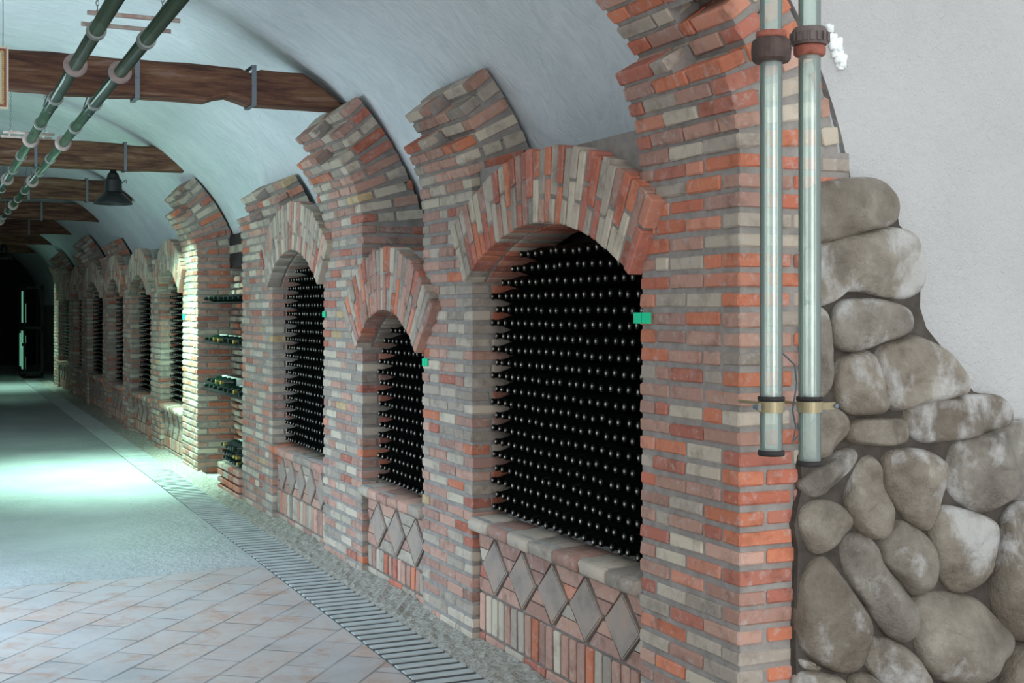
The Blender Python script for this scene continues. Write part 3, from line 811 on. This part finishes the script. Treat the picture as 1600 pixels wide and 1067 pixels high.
# ------------------------------------------------------------------ beams
def make_beam(y, zb, h, xr, label, straps=(), seed=1, xl=None):
    random.seed(seed); xl = XL + .55 if xl is None else xl
    d = .24
    root = empty('ceiling_beam', (xr-.3, y, zb), label, 'beam', 'old wooden beams across the vault')
    m = MB(); n = 70; secs = []
    for i in range(n+1):
        x = xr + (xl-xr)*i/n; t = (xr-x)
        top = zb + h*min(1, .12 + t/.30*.9) if t < .3 else zb + h
        bot = zb
        nz = noise.noise(Vector((x*1.1, y, 0)))*.025 + noise.noise(Vector((x*4, y, 3)))*.012
        nb_ = noise.noise(Vector((x*1.3, y+9, 1)))*.025 + noise.noise(Vector((x*5, y, 7)))*.01
        if seed == 1:
            if .72 < t < .98: bot += .045*sin(pi*(t-.72)/.26)
            if .40 < t: top -= .0
            if .62 < t < .74: top -= .03
        top += nz; bot += nb_
        e = .03
        secs.append([(x, y-d/2, bot+e), (x, y-d/2+e, bot), (x, y+d/2-e, bot), (x, y+d/2, bot+e), (x, y+d/2, top-min(e,(top-bot)*.4)), (x, y+d/2-e, top), (x, y-d/2+e, top), (x, y-d/2, top-min(e,(top-bot)*.4))])
    vs = [v for s_ in secs for v in s_]; fsx = []
    for i in range(n):
        for k in range(8): j = (k+1) % 8; fsx.append((i*8+k, i*8+j, (i+1)*8+j, (i+1)*8+k))
    fsx.append(tuple(range(8))[::-1]); fsx.append(tuple(n*8+k for k in range(8)))
    m.add(vs, fsx); m.build('timber', WOOD, root, recalc=True)
    for sx in straps:
        m = MB(); e = .004
        m.box(sx-.016, sx+.016, y-d/2-e, y-d/2-e+.006, zb-.012, zb+h+.012); m.box(sx-.016, sx+.016, y+d/2+e-.006, y+d/2+e, zb-.012, zb+h+.012)
        m.box(sx-.016, sx+.016, y-d/2-e, y+d/2+e, zb-.018, zb-.012); m.box(sx-.016, sx+.016, y-d/2-e, y+d/2+e, zb+h+.012, zb+h+.018)
        st_ = m.build('iron_strap', IRON, root)
        m = MB(); m.lathe([(.011,0),(.011,.012)], Matrix.Translation((sx, y-d/2-e-.012, zb+h*.5)) @ Matrix.Rotation(-pi/2, 4, 'X'), 8); m.build('bolt', IRON, st_)
BE = [(9.12, 3.335, .25, .0, 'nearest notched wooden beam, its end resting by the second broken rib', (-.67, -1.47)),
      (15.05, 3.45, .29, .0, 'second wooden beam, with the black lamp hanging under it', (-.75, -1.7)),
      (19.2, 3.42, .30, -.1, 'third wooden beam from the tunnel mouth, just beyond the lamp', (-.72, -1.5)),
      (23.6, 3.42, .30, .0, 'fourth wooden beam from the tunnel mouth', (-1.0,)),
      (28.2, 3.42, .30, .0, 'fifth wooden beam from the tunnel mouth', (-.9,)),
      (32.8, 3.42, .30, .0, 'sixth wooden beam from the tunnel mouth, in shadow', ()),
      (38.0, 3.42, .30, .0, 'farthest wooden beam in the dark end', ())]
for i, b in enumerate(BE): make_beam(*b[:5], straps=b[5], seed=i+1)

# ------------------------------------------------------------------ glass wine pipes under the beams
def ylathe(m, y0, prof, x, z, n=20, mi=0):
    M = Matrix.Translation((x, y0, z)) @ Matrix.Rotation(-pi/2, 4, 'X'); m.lathe(prof, M, n, mi)
def make_pipe(x, z, ysh, label):
    root = empty('glass_pipe', (x, 9, z), label, 'pipe', 'green glass pipes under the beams')
    m = MB(); r = .036; n = 20
    ysn = [3.2, 36.0]
    m.tube([(x, y, z) for y in ysn], r, n); m.build('tube', PIPEGLASS, root, smooth=True)
    m = MB(); m.tube([(x, y, z) for y in (3.21, 35.99)], r-.006, n); m.build('wine_inside', mat('dark_green_wine', (.012,.035,.022), .25, 0, .6), root, smooth=True) if False else None
    k = 0; y = 7.62 + ysh - 3.45
    while y < 34:
        m = MB(); ylathe(m, y-.03, [(.037,.004),(.048,0),(.060,.006),(.065,.018),(.060,.027),(.065,.036),(.060,.048),(.048,.054),(.037,.050)], x, z, 28)
        m.build('flange', PINKFL, root, smooth=True)
        for dy in (-.98, 1.22):
            m = MB(); ylathe(m, y+dy-.03, [(.037,0),(.046,0),(.047,.012),(.042,.018),(.042,.04),(.047,.046),(.046,.06),(.037,.06)], x, z, 24); m.build('collar', GREYCOLL, root)
        y += 3.45
    for b in BE[:6]:
        m = MB(); m.tube([(x-.02, b[0], b[1]-.02), (x-.045, b[0], z), (x, b[0], z-.044), (x+.045, b[0], z), (x+.02, b[0], b[1]-.02)], .005, 6); m.build('hanger', IRON, root)
    return root
make_pipe(-2.02, 3.235, -.12, 'left one of the two green glass pipes running under the beams')
make_pipe(-1.765, 3.235, .0, 'right one of the two green glass pipes running under the beams')

# ------------------------------------------------------------------ upright glass tubes in front of the corner pier
def make_tube(px, yb_px, couple_px, label, kind):
    yT = 3.72
    x, zb = planeY(px, yb_px, yT); _, zc = planeY(px, couple_px, yT); _, zk = planeY(px, 634, yT)
    root = empty('glass_tube', (x, yT, zb), label, 'tube', 'upright glass tubes at the corner pier')
    r = .0395; n = 28
    m = MB(); M = Matrix.Translation((x, yT, 0))
    # hollow wall
    m.lathe([(r, zb), (r, zk-.03), (r, zc-.03), (r, 3.6)], M, n); m.f = m.f[:-2]; m.m = m.m[:-2]
    m.lathe([(r-.006, zb), (r-.006, 3.6)], M, n); m.f = m.f[:-2]; m.m = m.m[:-2]
    m.build('tube', TUBEGLASS, root, smooth=True)
    if kind == 'brown':
        m = MB(); m.lathe([(r+.001, zc-.055), (.060, zc-.055), (.068, zc-.045), (.070, zc-.01), (.067, zc+.018), (.055, zc+.028), (r+.001, zc+.028)], M, 28); cpl = m.build('coupling', BROWNGRIP, root)
        m = MB(); m.lathe([(r+.001, zc+.028), (.051, zc+.028), (.054, zc+.036), (.052, zc+.052), (r+.001, zc+.054)], M, 28); m.build('rubber_ring', REDRUBBER, cpl, smooth=True)
    else:
        m = MB(); m.lathe([(r+.001, zc-.012), (.060, zc-.012), (.066, zc-.002), (.067, zc+.028), (.063, zc+.038), (.055, zc+.050), (r+.001, zc+.052)], M, 28)
        for k in range(18):
            a = 2*pi*k/18; m.obox(Vector((x+.068*cos(a), yT+.068*sin(a), zc+.013)), Vector((cos(a), sin(a), 0)), Vector((-sin(a), cos(a), 0)), Z, .003, .006, .016)
        cpl = m.build('coupling', GREYGRIP, root)
        m = MB(); m.lathe([(r+.001, zc-.050), (.050, zc-.050), (.056, zc-.043), (.057, zc-.022), (.053, zc-.013), (r+.001, zc-.012)], M, 28); m.build('rubber_ring', REDRUBBER, cpl, smooth=True)
    m = MB(); m.lathe([(r+.001, zk-.022), (r+.006, zk-.022), (r+.007, zk+.016), (r+.001, zk+.016)], M, 28)
    xe_ = x - .06 if kind == 'brown' else x + .11
    m.box(min(x, xe_)+(0 if kind=='brown' else .04), max(x, xe_)-(.04 if kind=='brown' else 0), yT-.006, yT+.006, zk-.016, zk+.010)
    m.tube([(x + .055, yT, zk), (x+.065, 4.01, zk-.005)], .006, 8)
    clp = m.build('clamp', BRASS, root)
    m = MB(); m.lathe([(.009, 0), (.009, .03)], Matrix.Translation((xe_, yT-.015, zk-.003)) @ Matrix.Rotation(-pi/2, 4, 'X'), 6); m.build('bolt', IRON, clp)
    m = MB(); m.lathe([(r+.001, zk+.017), (r+.008, zk+.019), (r+.008, zk+.032), (r+.001, zk+.034)], M, 28); m.build('rubber_collar', RUBBER, root, smooth=True)
    m = MB(); m.lathe([(.03, zb-.008), (r+.006, zb-.008), (r+.008, zb), (r+.006, zb+.010), (r+.001, zb+.011)], M, 28); m.build('end_rim', RUBBER, root, smooth=True)
make_tube(1205, 708, 73, 'left upright glass tube, with the brown coupling near its top', 'brown')
make_tube(1265, 724, 66, 'right upright glass tube, with the ribbed grey coupling and longer lower end', 'grey')
# thin twisted wire behind the clamps
m = MB(); p = []
for (a, b) in ((1222,552),(1240,570),(1246,600),(1236,640),(1244,668),(1238,690),(1300,628)):
    x, z = planeY(a, b, 3.83); p.append((x, 3.83 + random.uniform(-.01,.01), z))
m.tube(p, .0035, 6); tag(m.build('binding_wire', IRON, loc=p[0]), 'thin twisted dark wire tied between the two upright glass tubes', 'wire')

# ------------------------------------------------------------------ hanging lamps
LAMPCOL = (.55, 1.0, .80)
def make_lamp(x, y, zt, label, energy):
    root = empty('pendant_lamp', (x, y, zt), label, 'lamp', 'black bell lamps under the beams')
    M = Matrix.Translation((x, y, zt))
    m = MB(); m.lathe([(.212,-.36),(.215,-.352),(.16,-.285),(.11,-.235),(.085,-.225)], M, 28); 
    m.f = m.f[:-2]; m.m = m.m[:-2]
    o = m.build('shade', BLACKMETAL, root, smooth=True); md = o.modifiers.new('t', 'SOLIDIFY'); md.thickness = .006
    m = MB(); m.lathe([(.088,-.235),(.098,-.22),(.094,-.09),(.07,-.06),(.06,-.02),(.04,0.0),(.03,.03)], M, 24); hs_ = m.build('housing', BLACKMETAL, root, smooth=False)
    m = MB(); m.tube([Vector((x+.09,y,zt-.12)), Vector((x+.14,y,zt-.08)), Vector((x+.15,y,zt-.12))], .008, 6); m.build('bracket', IRON, hs_)
    m = MB(); m.lathe([(.01,-.24),(.03,-.25),(.042,-.285),(.03,-.32),(.008,-.33)], M, 16)
    em = bpy.data.materials.get('lamp_bulb')
    if not em:
        em = mat('lamp_bulb', (.9,1,.95)); b = em.node_tree.nodes['Principled BSDF']; b.inputs['Emission Color'].default_value = (*LAMPCOL, 1); b.inputs['Emission Strength'].default_value = 6
    m.build('bulb', em, root, smooth=True)
    L = light('pendant_lamp_light', 'SPOT', (x, y, zt-.345), (x, y, 0), energy*.28, LAMPCOL, .05, spot=radians(132), blend=.3)
    light('pendant_lamp_reflector_light', 'SPOT', (x, y, zt-.345), (x+.0, y+.0, 0), energy*1.5, LAMPCOL, .05, spot=radians(92), blend=1.0)
make_lamp(-.87, 15.05, 3.42, 'black bell lamp hanging under the second beam', 900)
make_lamp(-1.15, 32.8, 3.42, 'black bell lamp hanging far down the tunnel at the left edge', 260)

# ------------------------------------------------------------------ hanging rail fittings (unlit tube lights on chains)
def make_fitting(x0, x1, y, z, label):
    root = empty('hanging_light_rail', ((x0+x1)/2, y, z), label, 'light', 'light rails hanging on chains')
    mt = m_noise('weathered_rail', [(.4,(.55,.50,.45)),(.6,(.42,.28,.24))], 14, .5, .2)
    for dy in (-.15, .15):
        m = MB(); m.tube([(x0, y+dy, z), (x1, y+dy, z)], .013, 8); m.build('rail', mt, root, smooth=True)
    for xx in (x0+.07, x1-.07):
        m = MB(); m.tube([(xx, y-.15, z+.012), (xx, y+.15, z+.012)], .010, 6); m.build('spacer', LABELM, root)
        m = MB(); q = 0; zz = z + .02; top = 4.0 if y > 10 else 4.02
        while zz < top:
            a = (q % 2)*pi/2
            pts = [(xx + .008*cos(t)*cos(a), y + .008*cos(t)*sin(a), zz + .017 + .017*sin(t)) for t in [k*pi/4 for k in range(9)]]
            m.tube(pts, .0022, 4); zz += .026; q += 1
        m.build('chain', GREYCOLL, root)
make_fitting(-1.99, -1.50, 7.35, 3.47, 'pale hanging double rail on chains near the top edge, behind the pipes')
make_fitting(-2.17, -1.74, 12.3, 3.44, 'pale hanging double rail on chains between the first and second beams')

# ------------------------------------------------------------------ framed sign at the left edge
xs, _ = planeY(13, 100, 8.3); _, zt_ = planeY(13, 74, 8.3); _, zb_ = planeY(13, 171, 8.3)
root = empty('framed_sign', (xs-.28, 8.3, zb_), 'ornate cream, gold and red framed sign hanging at the left edge', 'sign')
def rect_frame(m, x0, x1, z0, z1, w, y0, y1):
    m.box(x0, x1, y0, y1, z1-w, z1); m.box(x0, x1, y0, y1, z0, z0+w); m.box(x0, x0+w, y0, y1, z0+w, z1-w); m.box(x1-w, x1, y0, y1, z0+w, z1-w)
x0_, x1_ = xs-.56, xs
CRE = mat('cream_paint', (.72,.66,.52), .6); REDP = mat('dark_red_paint', (.33,.10,.07), .6); GOLDP = mat('gold_rope', (.62,.48,.20), .5, .3)
m = MB(); rect_frame(m, x0_, x1_, zb_, zt_, .012, 8.28, 8.31); m.build('outer_frame', CRE, root)
m = MB(); rect_frame(m, x0_+.012, x1_-.012, zb_+.012, zt_-.012, .012, 8.285, 8.31); m.build('red_border', REDP, root)
m = MB()
for k in range(2):
    a0, b0 = x0_+.030, x1_-.030; z0__, z1__ = zb_+.030, zt_-.030
    nz_ = 28
    for q in range(nz_):
        zz = z0__ + (z1__-z0__)*(q+.5)/nz_
        for xx in (a0, b0): m.brick(Vector((xx, 8.29, zz)), X, Y, Vector((.35,0,.94)), .006, .008, .0055, (1,1,1), .002, 0)
    nx_ = 40
    for q in range(nx_):
        xx = a0 + (b0-a0)*(q+.5)/nx_
        for zz in (z0__, z1__): m.brick(Vector((xx, 8.29, zz)), X, Y, Z, .0055, .008, .006, (1,1,1), .002, 0)
    break
m.build('rope_moulding', GOLDP, root)
m = MB(); m.box(x0_+.024, x1_-.024, 8.297, 8.31, zb_+.024, zt_-.024); m.build('panel', CRE, root)
for xx in (x0_+.1, x1_-.03):
    m = MB(); m.tube([(xx, 8.3, zt_), (xx, 8.3, 4.15)], .003, 5); m.build('hanging_wire', IRON, root)

# ------------------------------------------------------------------ drain grate and gravel strip
root = empty('drain_grate', (-.37, 12, 0), 'long grey slatted drain grate running along the foot of the wall', 'drain')
m = MB(); y = 4.6
while y < 36:
    m.brick(Vector((-.375, y, .0085)), X, Y, Z, .168, .029, .004, (1,1,1), .003, .001); y += .108
m.build('slats', GRATE, root)
m = MB(); m.box(-.545,-.205, 4.55, 36, .0005, .005); m.build('channel', mat('dark_channel', (.07,.075,.075), .8), root)
m = MB(); nx_, ny_ = 6, 500
for j in range(ny_+1):
    for i in range(nx_+1):
        x = -.20 + .24*i/nx_; y = 3.9 + 31*j/ny_
        h = .012 + .030*(i/nx_)**1.5 + noise.noise(Vector((x*18, y*18, 0)))*.016 + random.uniform(-.006,.006)
        m.v.append((x, y, max(.002, h) if 0 < i else .002)); m.c.append((1,1,1))
for j in range(ny_):
    for i in range(nx_): m.f.append((j*(nx_+1)+i, j*(nx_+1)+i+1, (j+1)*(nx_+1)+i+1, (j+1)*(nx_+1)+i)); m.m.append(0)
o = m.build('gravel', GRAVEL); tag(o, 'crumbled gravel and mortar strip between the drain grate and the wall', 'gravel', kind='stuff')

# ------------------------------------------------------------------ far end stand-in rack, its green glass made to glow
root = empty('display_rack', (-.2, 37.5, 0), 'dark rack with pale green glass panels glowing in place of far glints', 'rack')
PG = mat('glowing_green_glass', (.35,.62,.50), .15, 0, .8)
PG.node_tree.nodes['Principled BSDF'].inputs['Emission Color'].default_value = (.25,.75,.5,1); PG.node_tree.nodes['Principled BSDF'].inputs['Emission Strength'].default_value = .28  # faint emission put in for the far green glints, nothing shines behind
m = MB()
for x in (-.45, 0.0):
    for y in (36.6, 38.4): m.box(x-.03, x+.03, y-.03, y+.03, 0, 2.5)
for z in (.1, 1.35, 2.45): m.box(-.48, .03, 36.57, 38.43, z-.03, z+.03)
m.build('frame', DARKWALL, root)
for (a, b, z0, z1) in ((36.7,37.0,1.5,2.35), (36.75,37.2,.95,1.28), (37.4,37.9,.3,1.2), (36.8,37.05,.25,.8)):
    m = MB(); m.box(-.50,-.47, a, b, z0, z1); m.box(-.45,-.40, a+.02, b-.02, z0, z0+(z1-z0)*.6); m.build('glow_panel', PG, root)
